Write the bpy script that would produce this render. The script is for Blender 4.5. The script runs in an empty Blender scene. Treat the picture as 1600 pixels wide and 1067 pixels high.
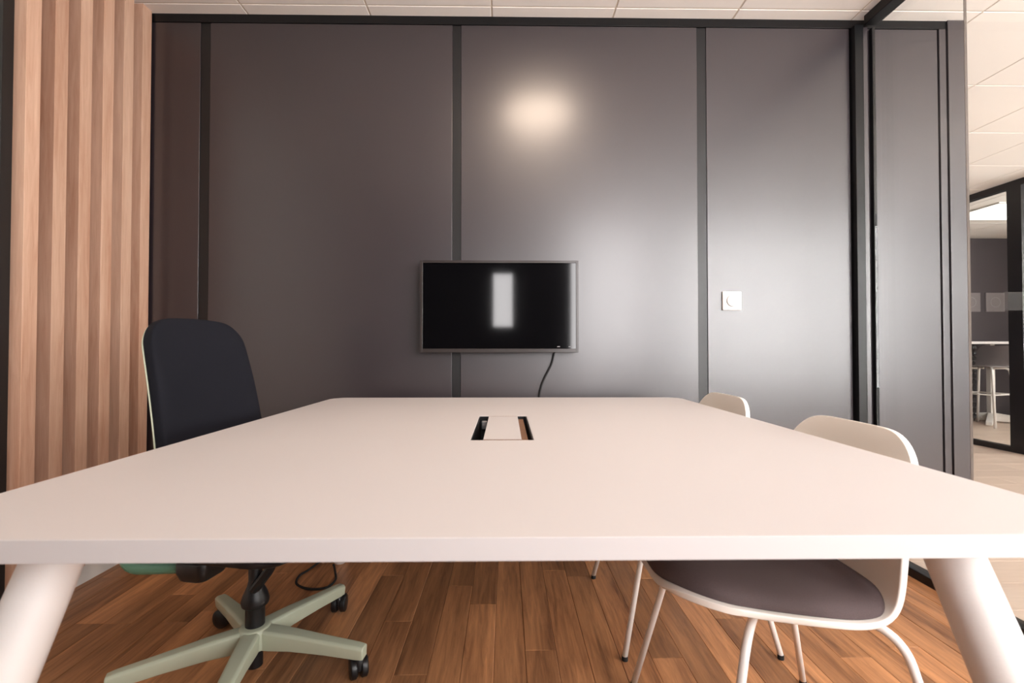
import bpy, bmesh, math, random
from mathutils import Vector, Matrix
PI = math.pi
random.seed(7)
S = bpy.context.scene
C = S.collection

# ------------------------------------------------------------------ camera
cam_d = bpy.data.cameras.new('camera')
cam_d.sensor_width = 36.0
cam_d.lens = 725.0 * 36.0 / 1600.0
cam_d.clip_start = 0.02
cam_d.dof.use_dof = True
cam_d.dof.focus_distance = 1.9
cam_d.dof.aperture_fstop = 5.6
cam = bpy.data.objects.new('camera', cam_d)
C.objects.link(cam)
cam.location = (0, 0, 0.94)
cam.rotation_euler = (math.radians(90 + 0.90), 0, math.radians(-0.79))
S.camera = cam

# ------------------------------------------------------------------ sky and exposure
SKY = 31.0
w = bpy.data.worlds.new('overcast_sky')
S.world = w
w.use_nodes = True
bg = w.node_tree.nodes['Background']
bg.inputs['Color'].default_value = (1.0, 0.945, 0.965, 1)
bg.inputs['Strength'].default_value = SKY
S.view_settings.view_transform = 'Standard'
S.view_settings.look = 'None'
S.view_settings.gamma = 1
S.view_settings.use_curve_mapping = False
S.view_settings.exposure = -0.91
S.cycles.use_denoising = True
S.cycles.max_bounces = 10
S.cycles.diffuse_bounces = 6
S.cycles.caustics_reflective = False
S.cycles.caustics_refractive = False
LAMP = 56.0                       # lamp over the table
LAMP_COL = (1.0, 0.79, 0.62)
PANEL = 4.5                       # far room light panel

# windows of the facade behind the camera: x0, x1, z0, z1
YF = -1.00
WINDOWS = [(-0.18, 0.12, 1.14, 1.82), (0.68, 1.60, 0.72, 2.42),
           (1.88, 4.48, 0.45, 2.40), (5.30, 6.50, 1.45, 2.10)]
SIDE = (7.20, -0.80, 4.40, 0.90, 2.43)      # window in the outer wall of the far room: x, y0, y1, z0, z1
ld = bpy.data.lights.new('window_portal', 'AREA')
ld.shape = 'RECTANGLE'
ld.size = SIDE[4] - SIDE[3]
ld.size_y = SIDE[2] - SIDE[1]
ld.cycles.is_portal = True
lo = bpy.data.objects.new('window_portal', ld)
C.objects.link(lo)
lo.location = (SIDE[0] + 0.11, (SIDE[1] + SIDE[2]) / 2, (SIDE[3] + SIDE[4]) / 2)
lo.rotation_euler = (0, PI / 2, 0)
for (x0, x1, z0, z1) in WINDOWS:
    ld = bpy.data.lights.new('window_portal', 'AREA')
    ld.shape = 'RECTANGLE'
    ld.size = x1 - x0
    ld.size_y = z1 - z0
    ld.cycles.is_portal = True
    lo = bpy.data.objects.new('window_portal', ld)
    C.objects.link(lo)
    lo.location = ((x0 + x1) / 2, YF - 0.13, (z0 + z1) / 2)
    lo.rotation_euler = (PI / 2, 0, 0)

# ------------------------------------------------------------------ helpers
def srgb(r, g, b):
    f = lambda c: c / 12.92 if c <= 0.04045 else ((c + 0.055) / 1.055) ** 2.4
    return (f(r / 255), f(g / 255), f(b / 255), 1)

def mat(name, col, rough=0.5, metal=0.0, spec=0.5, noise=0.0, nscale=40, bump=0.0, bscale=200):
    m = bpy.data.materials.new(name)
    m.use_nodes = True
    nt = m.node_tree
    b = nt.nodes['Principled BSDF']
    b.inputs['Base Color'].default_value = col
    b.inputs['Roughness'].default_value = rough
    b.inputs['Metallic'].default_value = metal
    b.inputs['Specular IOR Level'].default_value = spec
    tc = nt.nodes.new('ShaderNodeTexCoord')
    if noise:
        n = nt.nodes.new('ShaderNodeTexNoise')
        n.inputs['Scale'].default_value = nscale
        nt.links.new(tc.outputs['Object'], n.inputs['Vector'])
        mx = nt.nodes.new('ShaderNodeMix')
        mx.data_type = 'RGBA'
        mx.inputs['A'].default_value = tuple(c * (1 - noise) for c in col[:3]) + (1,)
        mx.inputs['B'].default_value = tuple(min(1, c * (1 + noise)) for c in col[:3]) + (1,)
        nt.links.new(n.outputs['Fac'], mx.inputs['Factor'])
        nt.links.new(mx.outputs['Result'], b.inputs['Base Color'])
    if bump:
        n2 = nt.nodes.new('ShaderNodeTexNoise')
        n2.inputs['Scale'].default_value = bscale
        nt.links.new(tc.outputs['Object'], n2.inputs['Vector'])
        bp = nt.nodes.new('ShaderNodeBump')
        bp.inputs['Strength'].default_value = bump
        bp.inputs['Distance'].default_value = 0.002
        nt.links.new(n2.outputs['Fac'], bp.inputs['Height'])
        nt.links.new(bp.outputs['Normal'], b.inputs['Normal'])
    return m

def wood(name, c0, c1, axis, rough=0.45, var=0.25, grain=1.0, spec=0.5):
    """plank wood: world-space grain stretched along an axis, shifted per object"""
    m = bpy.data.materials.new(name)
    m.use_nodes = True
    nt = m.node_tree
    L = nt.links.new
    b = nt.nodes['Principled BSDF']
    geo = nt.nodes.new('ShaderNodeNewGeometry')
    oi = nt.nodes.new('ShaderNodeObjectInfo')
    mp = nt.nodes.new('ShaderNodeMapping')
    sc = [70 * grain, 70 * grain, 70 * grain]
    sc[axis] = 5.0 * grain
    mp.inputs['Scale'].default_value = sc
    L(geo.outputs['Position'], mp.inputs['Vector'])
    off = nt.nodes.new('ShaderNodeVectorMath')
    off.operation = 'MULTIPLY_ADD'
    comb = nt.nodes.new('ShaderNodeCombineXYZ')
    for k in range(3):
        L(oi.outputs['Random'], comb.inputs[k])
    off.inputs[1].default_value = (57, 91, 33)
    L(comb.outputs[0], off.inputs[0])
    L(mp.outputs[0], off.inputs[2])
    n1 = nt.nodes.new('ShaderNodeTexNoise')
    n1.inputs['Scale'].default_value = 1.0
    n1.inputs['Detail'].default_value = 8
    n1.inputs['Roughness'].default_value = 0.65
    n1.inputs['Distortion'].default_value = 0.6
    L(off.outputs[0], n1.inputs['Vector'])
    n2 = nt.nodes.new('ShaderNodeTexNoise')
    n2.inputs['Scale'].default_value = 0.16
    n2.inputs['Detail'].default_value = 3
    L(off.outputs[0], n2.inputs['Vector'])
    ad = nt.nodes.new('ShaderNodeMath')
    ad.operation = 'ADD'
    L(n1.outputs['Fac'], ad.inputs[0])
    L(n2.outputs['Fac'], ad.inputs[1])
    mr = nt.nodes.new('ShaderNodeMapRange')
    mr.inputs['From Min'].default_value = 0.66
    mr.inputs['From Max'].default_value = 1.34
    L(ad.outputs[0], mr.inputs['Value'])
    mx = nt.nodes.new('ShaderNodeMix')
    mx.data_type = 'RGBA'
    mx.inputs['A'].default_value = c0
    mx.inputs['B'].default_value = c1
    L(mr.outputs['Result'], mx.inputs['Factor'])
    vr = nt.nodes.new('ShaderNodeMapRange')
    vr.inputs['To Min'].default_value = 1 - var
    vr.inputs['To Max'].default_value = 1 + var
    L(oi.outputs['Random'], vr.inputs['Value'])
    hs = nt.nodes.new('ShaderNodeHueSaturation')
    L(vr.outputs['Result'], hs.inputs['Value'])
    L(mx.outputs['Result'], hs.inputs['Color'])
    L(hs.outputs['Color'], b.inputs['Base Color'])
    b.inputs['Roughness'].default_value = rough
    b.inputs['Specular IOR Level'].default_value = spec
    bp = nt.nodes.new('ShaderNodeBump')
    bp.inputs['Strength'].default_value = 0.25
    bp.inputs['Distance'].default_value = 0.001
    L(n1.outputs['Fac'], bp.inputs['Height'])
    L(bp.outputs['Normal'], b.inputs['Normal'])
    return m

def glass_mat(name, tint=(0.97, 0.98, 0.97, 1)):
    """thin architectural pane: clear transmission plus mirror reflection by Fresnel"""
    m = bpy.data.materials.new(name)
    m.use_nodes = True
    nt = m.node_tree
    nt.nodes.remove(nt.nodes['Principled BSDF'])
    t = nt.nodes.new('ShaderNodeBsdfTransparent')
    t.inputs['Color'].default_value = tint
    g = nt.nodes.new('ShaderNodeBsdfGlossy')
    g.inputs['Roughness'].default_value = 0.0
    fr = nt.nodes.new('ShaderNodeFresnel')
    ge = nt.nodes.new('ShaderNodeNewGeometry')      # same reflectance on leaving the pane as on entering it
    mr = nt.nodes.new('ShaderNodeMapRange')
    mr.inputs['To Min'].default_value = 1.45
    mr.inputs['To Max'].default_value = 1 / 1.45
    nt.links.new(ge.outputs['Backfacing'], mr.inputs['Value'])
    nt.links.new(mr.outputs['Result'], fr.inputs['IOR'])
    mx = nt.nodes.new('ShaderNodeMixShader')
    nt.links.new(fr.outputs[0], mx.inputs[0])
    nt.links.new(t.outputs[0], mx.inputs[1])
    nt.links.new(g.outputs[0], mx.inputs[2])
    nt.links.new(mx.outputs[0], nt.nodes['Material Output'].inputs['Surface'])
    return m

def emit_mat(name, col, strength):
    m = bpy.data.materials.new(name)
    m.use_nodes = True
    b = m.node_tree.nodes['Principled BSDF']
    b.inputs['Base Color'].default_value = (0.8, 0.8, 0.8, 1)
    b.inputs['Emission Color'].default_value = tuple(col) + (1,)
    b.inputs['Emission Strength'].default_value = strength
    return m

def link(name, me, m, parent=None, smooth=False, bevel=0.0, subd=0, kind=None):
    o = bpy.data.objects.new(name, me)
    C.objects.link(o)
    if m and not me.materials:
        me.materials.append(m)
    if smooth:
        for p in me.polygons:
            p.use_smooth = True
    if bevel:
        b = o.modifiers.new('bevel', 'BEVEL')
        b.width = bevel
        b.segments = 3
        b.limit_method = 'ANGLE'
        b.angle_limit = math.radians(38)
    if subd:
        s = o.modifiers.new('subd', 'SUBSURF')
        s.levels = subd
        s.render_levels = subd
    if parent:
        o.parent = parent
    if kind:
        o['kind'] = kind
    return o

def obj(name, bm, m, parent=None, **kw):
    me = bpy.data.meshes.new(name)
    bmesh.ops.recalc_face_normals(bm, faces=bm.faces[:])
    bm.to_mesh(me)
    bm.free()
    return link(name, me, m, parent, **kw)

def thing(name, label, cat, loc=(0, 0, 0), rz=0.0, group=None):
    o = bpy.data.objects.new(name, None)
    C.objects.link(o)
    o.empty_display_size = 0.1
    o.location = loc
    o.rotation_euler = (0, 0, rz)
    return tag(o, label, cat, group)

def tag(o, label, cat, group=None):
    o['label'] = label
    o['category'] = cat
    if group:
        o['group'] = group
    return o

def structure(name):
    o = bpy.data.objects.new(name, None)
    C.objects.link(o)
    o.empty_display_size = 0.1
    o['kind'] = 'structure'
    return o

def box(bm, x0, x1, y0, y1, z0, z1):
    v = [bm.verts.new(p) for p in ((x0, y0, z0), (x1, y0, z0), (x1, y1, z0), (x0, y1, z0),
                                   (x0, y0, z1), (x1, y0, z1), (x1, y1, z1), (x0, y1, z1))]
    for f in ((0, 3, 2, 1), (4, 5, 6, 7), (0, 1, 5, 4), (1, 2, 6, 5), (2, 3, 7, 6), (3, 0, 4, 7)):
        bm.faces.new([v[i] for i in f])
    return bm

def boxes(*bs):
    bm = bmesh.new()
    for b in bs:
        box(bm, *b)
    return bm

def loft(bm, rings, cap=True):
    """rings: lists of points of equal length, joined in order"""
    vs = [[bm.verts.new(p) for p in r] for r in rings]
    n = len(vs[0])
    for a, b in zip(vs, vs[1:]):
        for i in range(n):
            bm.faces.new((a[i], a[(i + 1) % n], b[(i + 1) % n], b[i]))
    if cap:
        bm.faces.new(vs[0][::-1])
        bm.faces.new(vs[-1])
    return bm

def lathe(bm, prof, n=24, at=(0, 0, 0), rot=None):
    rings = []
    for (r, z) in prof:
        ring = []
        for i in range(n):
            p = Vector((r * math.cos(2 * PI * i / n), r * math.sin(2 * PI * i / n), z))
            if rot:
                p = rot @ p
            ring.append(p + Vector(at))
        rings.append(ring)
    return loft(bm, rings)

def tube(bm, pts, r, n=12):
    pts = [Vector(p) for p in pts]
    rs = r if isinstance(r, (list, tuple)) else [r] * len(pts)
    up = None
    rings = []
    for i, p in enumerate(pts):
        d = (pts[min(i + 1, len(pts) - 1)] - pts[max(i - 1, 0)]).normalized()
        if up is None:
            up = Vector((0, 0, 1)) if abs(d.z) < 0.9 else Vector((1, 0, 0))
        up = (up - d * up.dot(d)).normalized()
        sd = d.cross(up)
        rings.append([p + (up * math.cos(2 * PI * k / n) + sd * math.sin(2 * PI * k / n)) * rs[i] for k in range(n)])
    return loft(bm, rings)

def fillet(pts, r, n=8):
    """round the inner corners of a polyline"""
    pts = [Vector(p) for p in pts]
    out = [pts[0]]
    for a, b, c in zip(pts, pts[1:], pts[2:]):
        d1 = (a - b).normalized()
        d2 = (c - b).normalized()
        k = min(r, (a - b).length * 0.49, (c - b).length * 0.49)
        p1, p2 = b + d1 * k, b + d2 * k
        for i in range(n + 1):
            t = i / n
            out.append(p1 * (1 - t) ** 2 + b * 2 * t * (1 - t) + p2 * t * t)
    out.append(pts[-1])
    return out

def spline(pts, n=8):
    """Catmull-Rom through the points"""
    P = [Vector(p) for p in pts]
    P = [P[0] * 2 - P[1]] + P + [P[-1] * 2 - P[-2]]
    out = []
    for i in range(1, len(P) - 2):
        a, b, c, d = P[i - 1:i + 3]
        for k in range(n):
            t = k / n
            out.append(0.5 * (2 * b + (c - a) * t + (2 * a - 5 * b + 4 * c - d) * t * t + (3 * b - a - 3 * c + d) * t ** 3))
    out.append(P[-2])
    return out

def rrect(x0, x1, y0, y1, r, n=6):
    out = []
    for cx, cy, a in ((x1 - r, y1 - r, 0), (x0 + r, y1 - r, 90), (x0 + r, y0 + r, 180), (x1 - r, y0 + r, 270)):
        for i in range(n + 1):
            t = math.radians(a + 90 * i / n)
            out.append((cx + r * math.cos(t), cy + r * math.sin(t)))
    return out

def slab(fn, w, s0, s1, R0, R1, t0, t1, nu=20, nv=18, puff=0.0, wf=None):
    """closed sheet over a rounded rectangle: fn(v metres across, s metres along) -> point;
    t0 / t1 are the offsets of back and front along the normal, puff swells the front"""
    vv = [math.sin(PI / 2 * (-1 + 2 * j / nv)) for j in range(nv + 1)]
    uu = [(1 - math.cos(PI * i / nu)) / 2 for i in range(nu + 1)]
    def inset(v, R):
        t = max(0.0, (abs(v) * w - (w - R)) / R)
        return R * (1 - math.sqrt(max(0.0, 1 - t * t)))
    def P(v, s):
        k = wf((s - s0) / (s1 - s0)) if wf else 1.0
        return Vector(fn(v * w * k, s))
    bm = bmesh.new()
    A, B = [], []
    for i, u in enumerate(uu):
        ra, rb = [], []
        for j, v in enumerate(vv):
            a, b = s0 + inset(v, R0), s1 - inset(v, R1)
            s = a + (b - a) * u
            p = P(v, s)
            e = 1e-3
            du = P(v, s + e) - P(v, s - e)
            dv = P(v + e, s) - P(v - e, s)
            nrm = dv.cross(du).normalized()
            q = puff * ((1 - abs(2 * u - 1) ** 9) * (1 - abs(v) ** 9)) ** 0.5 if puff else 0.0
            ra.append(bm.verts.new(p + nrm * (t1 + q)))
            rb.append(bm.verts.new(p + nrm * t0))
        A.append(ra)
        B.append(rb)
    for i in range(nu):
        for j in range(nv):
            bm.faces.new((A[i][j], A[i][j + 1], A[i + 1][j + 1], A[i + 1][j]))
            bm.faces.new((B[i][j], B[i + 1][j], B[i + 1][j + 1], B[i][j + 1]))
    rim = [(0, j) for j in range(nv)] + [(i, nv) for i in range(nu)] + [(nu, j) for j in range(nv, 0, -1)] + [(i, 0) for i in range(nu, 0, -1)]
    for a, b in zip(rim, rim[1:] + rim[:1]):
        bm.faces.new((A[a[0]][a[1]], B[a[0]][a[1]], B[b[0]][b[1]], A[b[0]][b[1]]))
    return bm

def along(pts):
    """arc-length lookup on a dense polyline"""
    D = spline(pts, 12)
    L = [0.0]
    for a, b in zip(D, D[1:]):
        L.append(L[-1] + (b - a).length)
    def f(s):
        if s <= 0:
            return D[0] + (D[1] - D[0]).normalized() * s
        if s >= L[-1]:
            return D[-1] + (D[-1] - D[-2]).normalized() * (s - L[-1])
        lo, hi = 0, len(L) - 1
        while hi - lo > 1:
            m_ = (lo + hi) // 2
            if L[m_] <= s:
                lo = m_
            else:
                hi = m_
        t = (s - L[lo]) / (L[hi] - L[lo])
        return D[lo].lerp(D[hi], t)
    return f, L[-1]

# ------------------------------------------------------------------ materials
M_panel = mat('charcoal_panel', srgb(40, 32, 37), 0.39, spec=0.95, noise=0.06, nscale=3)
pb = M_panel.node_tree.nodes['Principled BSDF']
pb.inputs['Coat Weight'].default_value = 0.5
pb.inputs['Coat Roughness'].default_value = 0.23
pb.inputs['Coat IOR'].default_value = 1.5
M_post = mat('black_profile', srgb(16, 16, 18), 0.42, spec=0.55)
M_frame = mat('black_aluminium', srgb(14, 14, 16), 0.35, spec=0.35)
M_floor = wood('walnut_plank', srgb(106, 68, 44), srgb(204, 146, 100), 1, rough=0.40, var=0.28)
M_floor_base = mat('floor_joint', srgb(60, 38, 26), 0.7)
M_pale = wood('pale_oak_plank', srgb(196, 174, 158), srgb(214, 194, 178), 0, rough=0.4, var=0.06)
M_slat = wood('oak_slat', srgb(186, 138, 112), srgb(224, 188, 164), 2, rough=0.5, var=0.08, grain=0.9)
M_wall = mat('white_paint', srgb(226, 222, 216), 0.7, noise=0.02)
M_dark_wall = mat('dark_grey_paint', srgb(70, 64, 68), 0.6, noise=0.03)
M_facade = mat('charcoal_paint', srgb(58, 54, 56), 0.7, noise=0.03)
M_tile = mat('ceiling_tile', srgb(250, 244, 238), 0.9, noise=0.015, nscale=90)
M_grid = mat('ceiling_grid', srgb(216, 204, 188), 0.7)
M_table = mat('white_laminate', srgb(204, 198, 197), 0.48, spec=0.4, noise=0.008, nscale=6)
M_table_leg = mat('white_painted_leg', srgb(232, 226, 222), 0.5, bump=0.05, bscale=300)
M_white = mat('white_shell', srgb(240, 234, 226), 0.38)
M_steel = mat('white_powder_coat', srgb(238, 234, 230), 0.35)
M_seat = mat('charcoal_upholstery', srgb(84, 70, 70), 0.85, noise=0.2, nscale=500, bump=0.4, bscale=900)
M_black = mat('black_plastic', srgb(18, 18, 20), 0.4)
M_mesh = mat('black_mesh_fabric', srgb(21, 22, 30), 0.8, spec=0.2, noise=0.25, nscale=900, bump=0.5, bscale=1200)
M_green = mat('pale_green_plastic', srgb(184, 190, 168), 0.4, noise=0.02)
M_teal = mat('green_shell_plastic', srgb(92, 140, 118), 0.3)
M_chrome = mat('chrome', srgb(200, 200, 200), 0.15, metal=1)
M_screen = mat('black_screen', srgb(6, 6, 8), 0.06, spec=0.5)
M_bezel = mat('dark_bezel', srgb(52, 46, 45), 0.25, spec=0.5)
M_rubber = mat('black_rubber', srgb(14, 14, 15), 0.7)
M_switch = mat('white_switch', srgb(244, 242, 240), 0.3)
M_line = mat('grey_groove', srgb(150, 148, 150), 0.5)
M_brush = mat('brown_strip', srgb(120, 86, 62), 0.6, noise=0.2, nscale=60)
M_glass = glass_mat('clear_glass')
M_joint = mat('grey_silicone', srgb(110, 98, 92), 0.6, spec=0.2)
M_lamp = emit_mat('warm_diffuser', LAMP_COL, LAMP)
M_light = emit_mat('light_panel_diffuser', (1.0, 0.93, 0.84), PANEL)
M_stool = mat('grey_stool_shell', srgb(128, 120, 120), 0.5)
M_reflect = mat('pale_reflection', srgb(128, 122, 124), 0.5)  # flat colour for the painted-in glass reflections

# ------------------------------------------------------------------ setting
YB = 2.11        # face of the panelled wall
ZC = 2.465       # ceiling
XL = -1.705      # left wall
XP = 1.67        # glass partition
XF = 4.60        # far glass partition
YE = 6.30        # end wall of corridor and far room
XE = 7.2

def plank_mesh(x0, x1, y0, y1, z0, z1, c=0.0015, g=0.0003):
    bm = bmesh.new()
    r = []
    for (d, z) in ((g, z0), (g, z1 - c * 0.7), (g + c, z1)):
        r.append([(x0 + d, y0 + d, z), (x1 - d, y0 + d, z), (x1 - d, y1 - d, z), (x0 + d, y1 - d, z)])
    return loft(bm, r)

floor = structure('floor')
obj('floor_slab', boxes((XL - 0.1, XP + 0.03, YF - 0.1, YB + 0.1, -0.06, -0.008)), M_floor_base, floor)
PW = 0.0958
known = {-1: [1.725], 1: [1.46], -3: [1.357], -2: [1.857], 0: [1.05], 2: [1.98], 3: [1.93], -4: [1.62], 4: [1.25]}
k0 = int((XL + 0.035) / PW) - 1
for k in range(k0, 18):
    xa = max(XL, -0.035 + PW * k)
    xb = min(XP + 0.005, -0.035 + PW * (k + 1))
    if xb - xa < 0.01:
        continue
    ys = [YB]
    y = known.get(k, [YB - random.uniform(0.12, 0.75)])[0]
    while y > YF:
        ys.append(y)
        y -= random.uniform(0.62, 1.0)
    if ys[-1] - YF < 0.15:
        ys.pop()
    ys.append(YF)
    for a, b in zip(ys, ys[1:]):
        obj('floor_plank', plank_mesh(xa, xb, b, a, -0.008, random.uniform(-0.0005, 0.0005)), M_floor, floor)

floor2 = structure('floor')
obj('floor_slab', boxes((XP + 0.03, XE, YF - 0.1, YE, -0.06, -0.006)), M_floor_base, floor2)
y = YF
row = 0
while y < YE:
    yb = min(YE, y + 0.19)
    x = XP + 0.03
    nx = x + random.uniform(0.4, 1.4)
    while x < XE:
        nx = min(nx, XE)
        if nx - x > 0.02:
            obj('floor_plank', plank_mesh(x, nx, y, yb, -0.006, 0.0, 0.001, 0.0004), M_pale, floor2)
        x = nx
        nx = x + random.uniform(1.2, 1.6)
    y = yb

ceiling = structure('ceiling')
obj('ceiling_deck', boxes((XL - 0.3, XE + 0.3, YF - 0.3, YE + 0.3, ZC + 0.003, ZC + 0.1)), M_grid, ceiling)
TX, TY = 0.556, 0.58
def tile_bm(x0, x1, y0, y1):
    g = 0.0035
    bm = bmesh.new()
    r = []
    for (d, z) in ((g, ZC + 0.0035), (g, ZC + 0.0015), (g + 0.0015, ZC)):
        r.append([(x0 + d, y0 + d, z), (x1 - d, y0 + d, z), (x1 - d, y1 - d, z), (x0 + d, y1 - d, z)])
    return loft(bm, r)
xs = sorted([XL] + [-0.063 + TX * i for i in range(-2, 4)] + [XP + 0.04] + [-0.063 + TX * i for i in range(4, 15) if -0.063 + TX * i > XP + 0.1] + [XE])
ys = [YF] + [2.626 + TY * i for i in range(-8, 7) if YF + 0.05 < 2.626 + TY * i < YE] + [YE]
FAR_PANEL = (6.05, 5.0)
for xa, xb in zip(xs, xs[1:]):
    for ya, yb in zip(ys, ys[1:]):
        if xb - xa < 0.03 or yb - ya < 0.03:
            continue
        obj('ceiling_tile', tile_bm(xa, xb, ya, yb), M_tile, ceiling)

# panelled wall
wb = structure('wall_back')
obj('wall_core', boxes((XL - 0.1, 2.11, YB + 0.012, YB + 0.10, 0, ZC)), M_post, wb)
for i, (x0, x1) in enumerate(((-1.609, -1.389), (-1.344, -0.244), (-0.204, 0.882), (0.926, 1.594), (1.679, 2.008))):
    obj('wall_panel', boxes((x0, x1, YB, YB + 0.014, 0.03, ZC - 0.040)), M_panel, wb, bevel=0.0015)
for (x0, x1) in ((-1.388, -1.345), (-0.243, -0.205), (0.883, 0.925)):
    obj('post', boxes((x0, x1, YB + 0.004, YB + 0.014, 0.03, ZC - 0.040)), M_post, wb)
obj('post', boxes((1.600, 1.640, YB - 0.028, YB + 0.014, 0, ZC - 0.0395)), M_frame, wb, bevel=0.002)
obj('post', boxes((1.642, 1.672, YB - 0.012, YB + 0.014, 0, ZC - 0.0395)), M_panel, wb, bevel=0.002)
obj('post', boxes((2.014, 2.046, YB - 0.004, YB + 0.014, 0, ZC - 0.0395)), M_panel, wb, bevel=0.002)
obj('glass_channel', boxes((1.686, 1.700, YB - 0.020, YB - 0.001, 0.037, ZC - 0.046)), M_frame, wb)
obj('end_profile', boxes((2.050, 2.128, YB - 0.010, YB + 0.112, 0, ZC - 0.0005)), M_panel, wb, bevel=0.002)
obj('top_rail', boxes((-1.609, 2.048, YB - 0.003, YB + 0.014, ZC - 0.039, ZC - 0.0005)), M_frame, wb, bevel=0.0015)
obj('bottom_rail', boxes((-1.609, 1.598, YB - 0.001, YB + 0.013, 0.001, 0.028)), M_frame, wb)

# left wall with oak slats
wl = structure('wall_left')
obj('wall_core', boxes((XL - 0.1, XL, YF - 0.1, YB + 0.1, 0, ZC)), M_wall, wl)
for k in range(6):
    y0 = 1.556 + 0.0983 * k
    obj('slat', boxes((XL + 0.0005, -1.600, y0, y0 + 0.0495 if k < 5 else 2.098, 0.115, ZC - 0.0005)), M_slat, wl, bevel=0.0012)
obj('edge_profile', boxes((XL + 0.0005, -1.640, 1.520, 1.5545, 0.105, ZC - 0.0005)), M_post, wl)
obj('backing_panel', boxes((XL + 0.0002, XL + 0.006, 1.5556, 2.10, 0.13, ZC - 0.001)), M_post, wl)
bb = obj('baseboard_left', boxes((XL + 0.0006, XL + 0.014, YF, YB - 0.004, 0.0, 0.104)), M_wall, bevel=0.003)
bb['kind'] = 'structure'

# glass partition on the right
wr = structure('wall_right')
obj('sill_rail', boxes((XP, XP + 0.055, YF, YB - 0.032, 0.0, 0.036)), M_frame, wr, bevel=0.003)
obj('head_rail', boxes((XP - 0.03, XP + 0.03, YF, YB - 0.030, ZC - 0.045, ZC - 0.0005)), M_frame, wr, bevel=0.003)
for (y0, y1) in ((YF + 0.01, 1.6671), (1.6689, YB - 0.021)):
    obj('glass_pane', boxes((XP + 0.018, XP + 0.028, y0, y1, 0.037, ZC - 0.046)), M_glass, wr)
for yj in (1.668,):
    obj('glass_joint', boxes((XP + 0.018, XP + 0.028, yj - 0.0008, yj + 0.0008, 0.037, ZC - 0.046)), M_joint, wr)

# far glass partition
wf_ = structure('wall_far')
obj('sill_rail', boxes((XF, XF + 0.06, YF, YE, 0.001, 0.05)), M_frame, wf_)
obj('head_rail', boxes((XF, XF + 0.06, YF, YE, ZC - 0.06, ZC - 0.0005)), M_frame, wf_)
for (y0, y1) in ((-0.05, 0.15), (2.0, 2.1), (4.05, 4.17)):
    obj('post', boxes((XF - 0.01, XF + 0.07, y0, y1, 0.0505, ZC - 0.0605)), M_frame, wf_)
for (y0, y1) in ((YF + 0.01, -0.052), (0.152, 1.998), (2.102, 4.048), (4.172, YE - 0.01)):
    obj('glass_pane', boxes((XF + 0.025, XF + 0.035, y0, y1, 0.0505, ZC - 0.0605)), M_glass, wf_)

# outer walls
def plain_wall(name, b, m):
    o = obj(name, boxes(b), m)
    o['kind'] = 'structure'
    return o
plain_wall('wall_end', (2.00, XE, YE, YE + 0.1, 0, ZC), M_dark_wall)
plain_wall('wall_corridor', (2.02, 2.10, YB + 0.115, YE - 0.001, 0, ZC - 0.001), M_dark_wall)
ow = structure('wall_outer')
_, sy0, sy1, sz0, sz1 = SIDE
obj('wall_pier', boxes((XE, XE + 0.1, YF + 0.001, sy0, 0, ZC)), M_wall, ow)
obj('wall_pier', boxes((XE, XE + 0.1, sy1, YE, 0, ZC)), M_wall, ow)
obj('wall_sill', boxes((XE, XE + 0.1, sy0, sy1, 0, sz0)), M_wall, ow)
obj('wall_lintel', boxes((XE, XE + 0.1, sy0, sy1, sz1, ZC)), M_wall, ow)
wn = structure('window_5')
ym = (sy0 + sy1) / 2
obj('window_frame', boxes((XE + 0.02, XE + 0.08, sy0, sy0 + 0.045, sz0, sz1), (XE + 0.02, XE + 0.08, sy1 - 0.045, sy1, sz0, sz1), (XE + 0.02, XE + 0.08, ym - 0.03, ym + 0.03, sz0 + 0.045, sz1 - 0.045),
                          (XE + 0.02, XE + 0.08, sy0 + 0.045, sy1 - 0.045, sz0, sz0 + 0.045), (XE + 0.02, XE + 0.08, sy0 + 0.045, sy1 - 0.045, sz1 - 0.045, sz1)), M_frame, wn)
for (ya, yb) in ((sy0 + 0.045, ym - 0.03), (ym + 0.03, sy1 - 0.045)):
    obj('window_pane', boxes((XE + 0.047, XE + 0.053, ya, yb, sz0 + 0.045, sz1 - 0.045)), M_glass, wn)
# facade with window openings behind the camera
fw = structure('wall_front')
xprev = XL - 0.1
nwin = 0
for (x0, x1, z0, z1) in WINDOWS:
    obj('wall_pier', boxes((xprev, x0, YF - 0.12, YF, 0, ZC)), M_facade, fw)
    obj('wall_sill', boxes((x0, x1, YF - 0.12, YF, 0, z0)), M_facade, fw)
    obj('wall_lintel', boxes((x0, x1, YF - 0.12, YF, z1, ZC)), M_facade, fw)
    xprev = x1
    nwin += 1
    wn = structure('window_%d' % nwin)
    t = 0.045
    bm = boxes((x0, x0 + t, YF - 0.09, YF - 0.03, z0, z1), (x1 - t, x1, YF - 0.09, YF - 0.03, z0, z1),
               (x0 + t, x1 - t, YF - 0.09, YF - 0.03, z0, z0 + t), (x0 + t, x1 - t, YF - 0.09, YF - 0.03, z1 - t, z1))
    obj('window_frame', bm, M_frame, wn)
    obj('window_pane', boxes((x0 + t, x1 - t, YF - 0.064, YF - 0.058, z0 + t, z1 - t)), M_glass, wn)
obj('wall_pier', boxes((xprev, XE + 0.1, YF - 0.12, YF, 0, ZC)), M_facade, fw)

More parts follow.
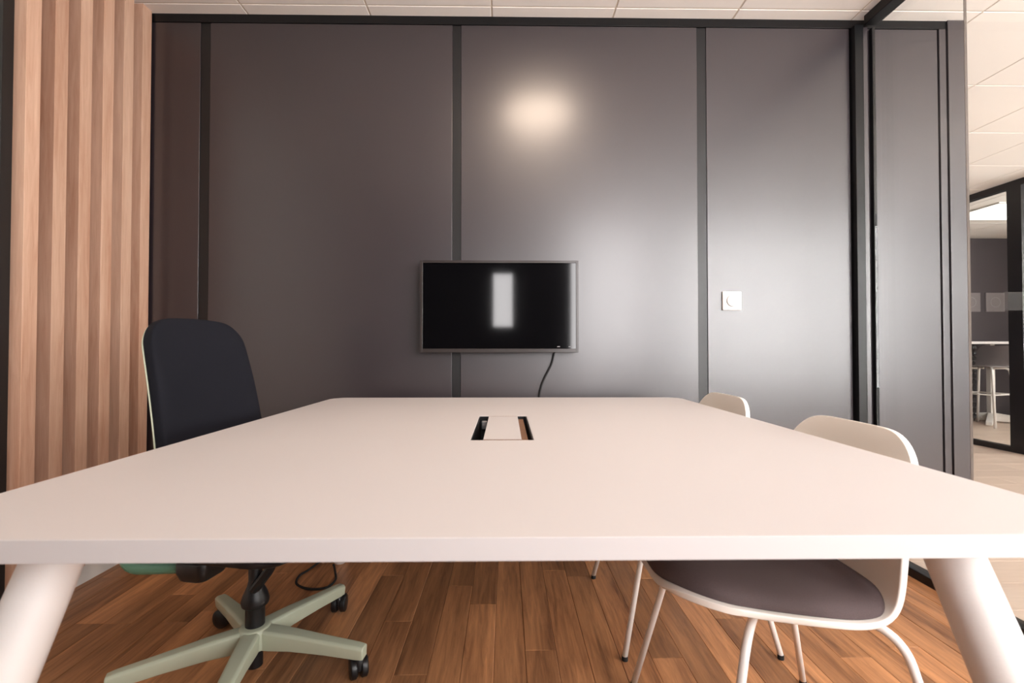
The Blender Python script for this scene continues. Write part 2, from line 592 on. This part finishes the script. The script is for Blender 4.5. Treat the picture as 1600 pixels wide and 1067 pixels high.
# ------------------------------------------------------------------ meeting table
HT = 0.74
tb = thing('meeting_table', 'large square white meeting table with rounded corners and splayed round legs', 'table', (0.005, 1.205, 0))
TL, TR, TN, TF = -0.705, 0.705, -0.710, 0.705        # local extents
bx0, bx1, by0, by1 = -0.082, 0.057, -0.185, 0.178    # cable box opening
bm = bmesh.new()
out_v = [bm.verts.new((x, y, HT)) for (x, y) in rrect(TL, TR, TN, TF, 0.06, 10)]
in_v = [bm.verts.new(p) for p in ((bx0, by0, HT), (bx1, by0, HT), (bx1, by1, HT), (bx0, by1, HT))]
ed = [bm.edges.new((a, b)) for ring in (out_v, in_v) for a, b in zip(ring, ring[1:] + ring[:1])]
bmesh.ops.triangle_fill(bm, edges=ed, use_beauty=True)
for f in bm.faces:
    if f.normal.z < 0:
        f.normal_flip()
r = bmesh.ops.extrude_face_region(bm, geom=bm.faces[:])
bmesh.ops.translate(bm, verts=[g for g in r['geom'] if isinstance(g, bmesh.types.BMVert)], vec=(0, 0, -0.025))
obj('table_top', bm, M_table, tb, bevel=0.0018)
for sx in (-1, 1):
    for sy in (-1, 1):
        bm = bmesh.new()
        fx = 0.655 if sy < 0 else 0.735
        a = Vector((sx * 0.592, sy * 0.563, HT - 0.0255))
        b = Vector((sx * fx, sy * 0.865, 0.006))
        tube(bm, [a.lerp(b, t) for t in (0, 0.25, 0.5, 0.75, 0.985, 1)], [0.0325, 0.0335, 0.0335, 0.032, 0.029, 0.024], 28)
        lg = obj('leg', bm, M_table_leg, tb, smooth=True, bevel=0.0015)
        bm = bmesh.new()
        lathe(bm, [(0.018, 0.0), (0.022, 0.001), (0.022, 0.008)], 20, (b.x, b.y, 0))
        obj('foot_glide', bm, M_rubber, lg)
# under-frame rails, set back beneath the top
obj('under_frame', boxes((-0.55, 0.55, -0.56, -0.52, HT - 0.06, HT - 0.0258), (-0.55, 0.55, 0.52, 0.56, HT - 0.06, HT - 0.0258),
                         (-0.57, -0.53, -0.52, 0.52, HT - 0.06, HT - 0.0258), (0.53, 0.57, -0.52, 0.52, HT - 0.06, HT - 0.0258)), M_steel, tb)
cb = obj('cable_box', boxes((bx0, bx0 + 0.003, by0, by1, HT - 0.075, HT - 0.001), (bx1 - 0.003, bx1, by0, by1, HT - 0.075, HT - 0.001),
                            (bx0 + 0.003, bx1 - 0.003, by0, by0 + 0.003, HT - 0.075, HT - 0.001), (bx0 + 0.003, bx1 - 0.003, by1 - 0.003, by1, HT - 0.075, HT - 0.001),
                            (bx0 + 0.003, bx1 - 0.003, by0 + 0.003, by1 - 0.003, HT - 0.078, HT - 0.072)), M_black, tb)
obj('lid', boxes((bx0 + 0.0275, bx1 - 0.0265, by0 + 0.0045, by1 - 0.0035, HT - 0.012, HT)), M_table, cb, bevel=0.001)
for (ya, yb) in ((by0 + 0.0032, by0 + 0.0058), (by1 - 0.0048, by1 - 0.0032)):
    obj('lid_seal', boxes((bx0 + 0.028, bx1 - 0.027, ya, yb, HT - 0.006, HT + 0.0004)), M_brush, cb)
obj('brush_strip', boxes((bx1 - 0.0260, bx1 - 0.0110, by0 + 0.004, by1 - 0.022, HT - 0.03, HT - 0.006)), M_brush, cb)
obj('power_socket', boxes((bx0 + 0.009, bx0 + 0.024, by1 - 0.055, by1 - 0.035, HT - 0.03, HT - 0.008)), M_line, cb, bevel=0.002)
obj('cable_tray', boxes((-0.3, 0.3, 0.0, 0.1, HT - 0.13, HT - 0.127), (-0.3, 0.3, -0.002, 0.0, HT - 0.13, HT - 0.082), (-0.3, 0.3, 0.1, 0.102, HT - 0.13, HT - 0.0795)), M_steel, tb)

# ------------------------------------------------------------------ office chair
CX, CY = -0.735, 1.385
oc = thing('office_chair', 'black mesh-backed swivel office chair with pale green frame and star base', 'chair', (CX, CY, 0))
bm = bmesh.new()
for k in range(5):
    a = math.radians(280 + 72 * k)
    d = Vector((math.cos(a), math.sin(a), 0))
    n = Vector((-d.y, d.x, 0))
    rings = []
    for (rr, wt, wbt, zt, zb) in ((0.012, 0.024, 0.022, 0.128, 0.070), (0.05, 0.025, 0.022, 0.126, 0.070), (0.12, 0.0235, 0.019, 0.121, 0.072),
                                  (0.22, 0.0205, 0.016, 0.110, 0.068), (0.318, 0.0185, 0.016, 0.100, 0.0625), (0.338, 0.0175, 0.015, 0.096, 0.0625)):
        c = d * rr
        rings.append([c + n * wbt + Vector((0, 0, zb)), c + n * wt + Vector((0, 0, zt - 0.006)), c + n * (wt - 0.007) + Vector((0, 0, zt)),
                      c - n * (wt - 0.007) + Vector((0, 0, zt)), c - n * wt + Vector((0, 0, zt - 0.006)), c - n * wbt + Vector((0, 0, zb))])
    loft(bm, rings)
lathe(bm, [(0.030, 0.066), (0.044, 0.072), (0.046, 0.120), (0.040, 0.130), (0.028, 0.132)], 28)
base = obj('star_base', bm, M_green, oc, smooth=True, bevel=0.003)
for k in range(5):
    a = math.radians(280 + 72 * k)
    c = Vector((math.cos(a), math.sin(a), 0)) * 0.322
    sw = a + (1.2, 0.6, -1.0, 2.0, 0.9)[k]
    ax = Vector((math.cos(sw), math.sin(sw), 0))
    rot = ax.to_track_quat('Z', 'Y').to_matrix()
    fw_d = Vector((-ax.y, ax.x, 0)) * 0.012
    bm = bmesh.new()
    for s in (-1, 1):
        lathe(bm, [(0.008, -0.010), (0.026, -0.010), (0.0302, -0.007), (0.0302, 0.006), (0.025, 0.010), (0.008, 0.0105)], 20,
              c + fw_d + ax * (0.0145 * s) + Vector((0, 0, 0.0305)), rot)
    lathe(bm, [(0.008, 0.026), (0.0125, 0.030), (0.0125, 0.056), (0.006, 0.066)], 14, c)
    obj('caster', bm, M_black, base, smooth=True, bevel=0.001)
bm = bmesh.new()
lathe(bm, [(0.020, 0.012), (0.022, 0.014), (0.022, 0.060), (0.026, 0.1325), (0.026, 0.185), (0.036, 0.192), (0.038, 0.203), (0.033, 0.222), (0.022, 0.246), (0.0185, 0.262), (0.0185, 0.335)], 26)
obj('gas_column', bm, M_black, oc, smooth=True, bevel=0.002)
bm = bmesh.new()
lathe(bm, [(0.011, 0.30), (0.011, 0.395)], 18, (0.0, 0, 0))
obj('piston', bm, M_chrome, oc, smooth=True)
bm = boxes((-0.12, 0.10, -0.075, 0.075, 0.352, 0.398))
tube(bm, fillet([(0.0, -0.015, 0.235), (0.055, -0.02, 0.305), (0.07, -0.02, 0.37)], 0.02), 0.014, 10)
obj('tilt_mechanism', bm, M_black, oc, bevel=0.006)
RZ = math.radians(-10)
def local(p):
    return Matrix.Rotation(RZ, 3, 'Z') @ Vector(p)
# seat (local +x is forward)
def seat_fn(v, s):
    return local((s, v, 0.425 + 0.014 * (abs(v) / 0.25) ** 2 - (0.03 * max(0, (s - 0.12) / 0.12) ** 2)))
obj('seat', slab(lambda v, s: seat_fn(-v, s), 0.245, -0.225, 0.235, 0.07, 0.10, -0.004, 0.014, puff=0.035, nu=16, nv=14), M_mesh, oc, smooth=True, subd=1)
obj('seat_pan', slab(lambda v, s: seat_fn(-v, s), 0.232, -0.20, 0.215, 0.07, 0.09, -0.026, -0.0045, nu=12, nv=12), M_black, oc, smooth=True, subd=1)
bm = bmesh.new()
loft(bm, [[local((x, y, z)) for (x, y) in rrect(-0.045 + i, 0.040 - i, -0.235 + i, -0.140 - i, 0.018, 4)] for (z, i) in ((0.360, 0.016), (0.366, 0.006), (0.385, 0.0), (0.412, 0.0))])
obj('adjuster_housing', bm, M_black, oc, smooth=True, bevel=0.003)
# backrest
bpts = [(-0.172, 0, 0.46), (-0.160, 0, 0.56), (-0.163, 0, 0.66), (-0.186, 0, 0.80), (-0.214, 0, 0.93), (-0.238, 0, 1.030)]
bf, bl = along(bpts)
def back_fn(v, s):
    p = bf(s)
    return local((p.x + 0.030 * (v / 0.22) ** 2, v + 0.010, p.z - 0.020 * (v / 0.2) ** 2 * (s / bl) ** 3))
taper = lambda u: 1.0 - 0.12 * u ** 2
obj('backrest', slab(back_fn, 0.193, 0.03, bl, 0.05, 0.075, -0.010, 0.012, nu=22, nv=18, puff=0.010, wf=taper), M_mesh, oc, smooth=True, subd=1)
obj('back_shell', slab(back_fn, 0.194, 0.028, bl - 0.004, 0.05, 0.075, -0.0140, -0.0105, nu=22, nv=18, wf=taper), M_green, oc, smooth=True, subd=1)
# green rear shell curling under the seat on the near and far side
for s in (-1, 1):
    pts = fillet([(-0.185, s * 0.205, 0.50), (-0.215, s * 0.215, 0.378), (-0.02, s * 0.19, 0.388), (0.02, s * 0.12, 0.374)], 0.06, 8)
    bm = bmesh.new()
    tube(bm, [local(p) for p in pts], [0.017] * len(pts), 14)
    obj('side_support', bm, M_teal, oc, smooth=True)

# ------------------------------------------------------------------ shell side chairs
prof = [(-0.278, 0, 0.448), (-0.262, 0, 0.464), (-0.20, 0, 0.462), (-0.10, 0, 0.446), (0.0, 0, 0.433), (0.07, 0, 0.428), (0.115, 0, 0.438), (0.140, 0, 0.472),
        (0.158, 0, 0.54), (0.177, 0, 0.63), (0.196, 0, 0.72), (0.206, 0, 0.775)]
sf, sl = along(prof)
def shell_fn(v, s):
    p = sf(s)
    k = (abs(v) / 0.21) ** 2.2
    back = min(1, max(0, (p.z - 0.45) / 0.15)) if s > sl * 0.5 else 0.0
    dip = -0.006 * k
    return (p.x - 0.024 * k * back, v, p.z + (0.002 + dip) * k * (1 - back))
def make_side_chair(loc, label, rz):
    t = thing('side_chair', label, 'chair', loc, rz, 'white shell chairs along the right side of the table')
    obj('shell', slab(lambda v, s: shell_fn(-v, s), 0.195, 0.0, sl, 0.13, 0.105, -0.0065, 0.0065, nu=44, nv=20), M_white, t, smooth=True, subd=1)
    obj('seat_pad', slab(lambda v, s: shell_fn(-v, s), 0.185, 0.013, 0.452, 0.12, 0.055, 0.0068, 0.012, nu=22, nv=18, puff=0.026), M_seat, t, smooth=True, subd=1)
    obj('seat_bracket', boxes((-0.10, 0.10, -0.12, 0.12, 0.401, 0.412)), M_steel, t, bevel=0.003)
    for sx in (-1, 1):
        for sy in (-1, 1):
            foot = Vector((sx * 0.237, sy * 0.25, 0.012))
            top = Vector((sx * 0.145, sy * 0.185, 0.408))
            pts = fillet([(sx * 0.075, sy * 0.09, 0.405), top, foot], 0.075, 10)
            bm = bmesh.new()
            tube(bm, pts, 0.0083, 12)
            lg = obj('leg', bm, M_steel, t, smooth=True)
            d = (foot - top).normalized()
            bm = bmesh.new()
            lathe(bm, [(0.007, 0.0), (0.0095, 0.001), (0.0092, 0.014)], 12, (foot.x, foot.y, 0))
            obj('foot_cap', bm, M_rubber, lg)
    return t
ch = make_side_chair((0.594, 1.05, 0), 'white shell chair with dark seat pad nearest the camera, right of the table', 0.0)
def copy_tree(o, parent=None):
    c = o.copy()
    C.objects.link(c)
    if parent:
        c.parent = parent
    for k in list(o.children):
        copy_tree(k, c)
    return c
c2 = copy_tree(ch)
c2.location = (0.597, 1.66, 0)
c2['label'] = 'white shell chair nearest the dark panelled wall, only its backrest top showing above the table'

# ------------------------------------------------------------------ television, cable, switch
TY_ = 2.045
tv = thing('television', 'black flat television hanging on the dark panelled wall', 'television', (-0.027, TY_, 1.127))
hw, hh, bz = 0.349, 0.203, 0.011
obj('housing', boxes((-hw, hw, 0.006, 0.032, -hh, hh), (-hw * 0.62, hw * 0.62, 0.032, 0.050, -hh * 0.75, hh * 0.55)), M_black, tv, bevel=0.003)
obj('bezel', boxes((-hw, -hw + bz, -0.002, 0.0058, -hh, hh), (hw - bz, hw, -0.002, 0.0058, -hh, hh),
                   (-hw + bz, hw - bz, -0.002, 0.0058, hh - bz, hh), (-hw + bz, hw - bz, -0.002, 0.0058, -hh, -hh + bz * 1.5)), M_bezel, tv, bevel=0.001)
obj('screen', boxes((-hw + bz, hw - bz, 0.001, 0.0058, -hh + bz * 1.5, hh - bz)), M_screen, tv)
obj('wall_mount', boxes((-0.1, 0.1, 0.050, YB - TY_ - 0.0005, -0.1, 0.08)), M_black, tv)
for (xa, xb) in ((0.255, 0.267), (0.305, 0.313)):
    obj('indicator', boxes((xa, xb, -0.0005, 0.0008, -hh + 0.024, -hh + 0.027)), M_line, tv)

bm = bmesh.new()
tube(bm, spline([(0.225, 2.088, 0.96), (0.220, 2.098, 0.925), (0.208, 2.102, 0.872), (0.178, 2.102, 0.812), (0.160, 2.102, 0.765), (0.150, 2.103, 0.70), (0.152, 2.103, 0.55), (0.160, 2.102, 0.36)], 8), 0.0042, 10)
cab = tag(obj('power_cable', bm, M_rubber, None, smooth=True), 'black cable hanging down the wall from the television', 'cable')
sk = thing('wall_socket', 'white wall socket low on the dark wall below the television cable', 'socket', (0.160, YB, 0.32))
obj('plate', boxes((-0.042, 0.042, -0.009, -0.0003, -0.042, 0.042)), M_switch, sk, bevel=0.003)
bm = bmesh.new()
lathe(bm, [(0.016, 0.0), (0.018, 0.002), (0.016, 0.028), (0.006, 0.034)], 18, (0, -0.0095, 0), Matrix.Rotation(PI / 2, 3, 'X'))
obj('plug', bm, M_black, sk, smooth=True)

sw = thing('dimmer_switch', 'square white dimmer switch with round dial on the dark wall panel', 'switch', (1.034, YB, 1.159))
obj('plate', boxes((-0.0425, 0.0425, -0.010, -0.0003, -0.0425, 0.0425)), M_switch, sw, bevel=0.002)
bm = bmesh.new()
lathe(bm, [(0.0265, 0.0), (0.0275, 0.0006), (0.0275, 0.0010)], 36, (0.0, -0.0101, 0), Matrix.Rotation(PI / 2, 3, 'X'))
obj('dial_ring', bm, M_line, sw, smooth=False)
bm = bmesh.new()
lathe(bm, [(0.0262, 0.0), (0.0258, 0.006), (0.024, 0.0075)], 36, (0.0005, -0.0112, 0), Matrix.Rotation(PI / 2, 3, 'X'))
obj('dial', bm, M_switch, sw, smooth=True, bevel=0.001)

# cable on the floor by the wall
bm = bmesh.new()
pts = [(-0.81, 2.05, 0.012), (-0.83, 1.99, 0.007), (-0.848, 1.935, 0.0065), (-0.830, 1.87, 0.0065), (-0.765, 1.83, 0.0065), (-0.700, 1.84, 0.0065),
       (-0.688, 1.90, 0.0065), (-0.710, 1.96, 0.0065), (-0.735, 2.015, 0.008), (-0.742, 2.022, 0.012)]
tube(bm, spline(pts, 8), 0.0045, 10)
tag(obj('floor_cable', bm, M_rubber, None, smooth=True), 'black cable looped on the wooden floor behind the office chair base', 'cable')

# ------------------------------------------------------------------ ceiling lamp over the table
dl = thing('ceiling_lamp', 'round warm flat ceiling lamp above the meeting table', 'lamp', (0.205, 1.29, ZC))
bm = bmesh.new()
n = 40
rings = [[Vector((r_ * math.cos(2 * PI * i / n), r_ * math.sin(2 * PI * i / n), z)) for i in range(n)] for (r_, z) in ((0.225, -0.0005), (0.225, -0.030), (0.213, -0.034), (0.213, -0.0005), (0.225, -0.0005))]
loft(bm, rings, cap=False)
obj('ring', bm, M_switch, dl)
bm = bmesh.new()
lathe(bm, [(0.2125, -0.002), (0.2125, -0.030)], 40)
obj('diffuser', bm, M_lamp, dl)

# ------------------------------------------------------------------ far room behind the second glass partition
lp = thing('ceiling_light_panel', 'bright square light panel in the far room ceiling', 'lamp', (5.75, 5.05, ZC))
obj('frame', boxes((-0.62, -0.6, -0.3, 0.3, -0.012, -0.0005), (0.6, 0.62, -0.3, 0.3, -0.012, -0.0005), (-0.62, 0.62, -0.32, -0.3, -0.012, -0.0005), (-0.62, 0.62, 0.3, 0.32, -0.012, -0.0005)), M_switch, lp)
obj('diffuser', boxes((-0.6, 0.6, -0.3, 0.3, -0.009, -0.0005)), M_light, lp)

bt = thing('bar_table', 'tall white bar table with splayed feet behind the far glass partition', 'table', (6.55, 5.95, 0))
bm = bmesh.new()
loft(bm, [[(x, y, z) for (x, y) in rrect(-0.9, 0.52, -0.3, 0.3, 0.03, 4)] for z in (1.00, 1.03)])
obj('table_top', bm, M_table, bt, bevel=0.002)
for cx in (-0.30, 0.35):
    bm = boxes((cx - 0.03, cx + 0.03, -0.08, -0.02, 0.06, 0.999))
    for k in range(4):
        d = Vector((math.cos(math.radians(41 + 90 * k)), math.sin(math.radians(41 + 90 * k)), 0))
        n = Vector((-d.y, d.x, 0)) * 0.03
        o_ = Vector((cx, -0.05, 0))
        loft(bm, [[o_ + d * r_ + n + Vector((0, 0, zb)), o_ + d * r_ - n + Vector((0, 0, zb)), o_ + d * r_ - n + Vector((0, 0, zt)), o_ + d * r_ + n + Vector((0, 0, zt))]
                  for (r_, zb, zt) in ((0.02, 0.02, 0.12), (0.50 if cx < 0 else 0.28, 0.008, 0.05))])
    obj('leg', bm, M_steel, bt, bevel=0.004)
obj('crossbar', boxes((-0.269, 0.319, -0.07, -0.03, 0.93, 0.97)), M_steel, bt)

st_prof = [(-0.20, 0, 0.735), (-0.17, 0, 0.728), (0.0, 0, 0.722), (0.12, 0, 0.722), (0.17, 0, 0.737), (0.195, 0, 0.79), (0.21, 0, 0.88), (0.225, 0, 0.98)]
tf, tl = along(st_prof)
def stool_fn(v, s):
    p = tf(s)
    return (-p.x, v, p.z)
def make_stool(loc, rz, label, m_shell):
    t = thing('bar_stool', label, 'stool', loc, rz)
    obj('shell', slab(stool_fn, 0.20, 0.0, tl, 0.09, 0.08, -0.006, 0.006, nu=30, nv=12), m_shell, t, smooth=True)
    feet = {}
    for sx in (-1, 1):
        for sy in (-1, 1):
            top = Vector((sx * 0.15, sy * 0.15, 0.705))
            foot = Vector((sx * 0.22, sy * 0.21, 0.0))
            bm = bmesh.new()
            tube(bm, fillet([(sx * 0.05, sy * 0.05, 0.70), top, foot], 0.05, 6), 0.013, 10)
            obj('leg', bm, M_steel, t, smooth=True)
            feet[sx, sy] = top.lerp(foot, 0.45)
    bm = bmesh.new()
    for a, b in (((-1, -1), (1, -1)), ((1, -1), (1, 1)), ((1, 1), (-1, 1)), ((-1, 1), (-1, -1))):
        tube(bm, [feet[a], feet[b]], 0.008, 8)
    obj('footrest', bm, M_steel, t, smooth=True)
    return t
make_stool((5.93, 5.66, 0), PI + 0.25, 'grey shell bar stool on white legs seen through the far glass', M_stool)

cs = thing('cable_spine', 'black segmented cable spine hanging below the bar table', 'cable', (6.10, 5.97, 0))
for i in range(13):
    bm = bmesh.new()
    z = 0.03 + i * 0.075
    lathe(bm, [(0.012, z), (0.034, z + 0.012), (0.034, z + 0.05), (0.012, z + 0.0645)], 10)
    obj('segment', bm, M_black, cs)
bm = bmesh.new()
tube(bm, [(0, 0, 0.0), (0, 0, 0.5), (0, 0, 0.998)], 0.008, 8)
obj('cord', bm, M_rubber, cs)

for i, (x, lab) in enumerate(((6.40, 'pale square painted in as a picture reflected in glass, left of the two'), (6.74, 'pale square painted in as a picture reflected in glass, right of the two'))):
    p = thing('reflected_picture', lab, 'picture', (x, YE, 1.58), 0, 'painted-in picture reflections on the far dark wall')  # solid pale squares standing in for pictures reflected in the glass
    obj('frame', boxes((-0.13, 0.13, -0.018, -0.0005, -0.13, 0.13)), M_reflect, p, bevel=0.002)  # plain pale plate, body of the painted reflection
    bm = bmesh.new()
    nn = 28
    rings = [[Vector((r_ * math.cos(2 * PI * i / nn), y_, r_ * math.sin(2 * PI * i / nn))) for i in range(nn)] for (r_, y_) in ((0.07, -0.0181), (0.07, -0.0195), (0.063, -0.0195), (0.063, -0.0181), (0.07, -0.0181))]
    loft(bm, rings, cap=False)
    obj('reflected_ring', bm, M_line, p)
fs = thing('wall_screen', 'dark screen on the far wall beside the painted-in reflections', 'screen', (5.95, YE, 1.45))
obj('housing', boxes((-0.28, 0.28, -0.05, -0.0005, -0.3, 0.3)), M_black, fs, bevel=0.004)
obj('display', boxes((-0.27, 0.27, -0.053, -0.0505, -0.29, 0.29)), M_screen, fs)
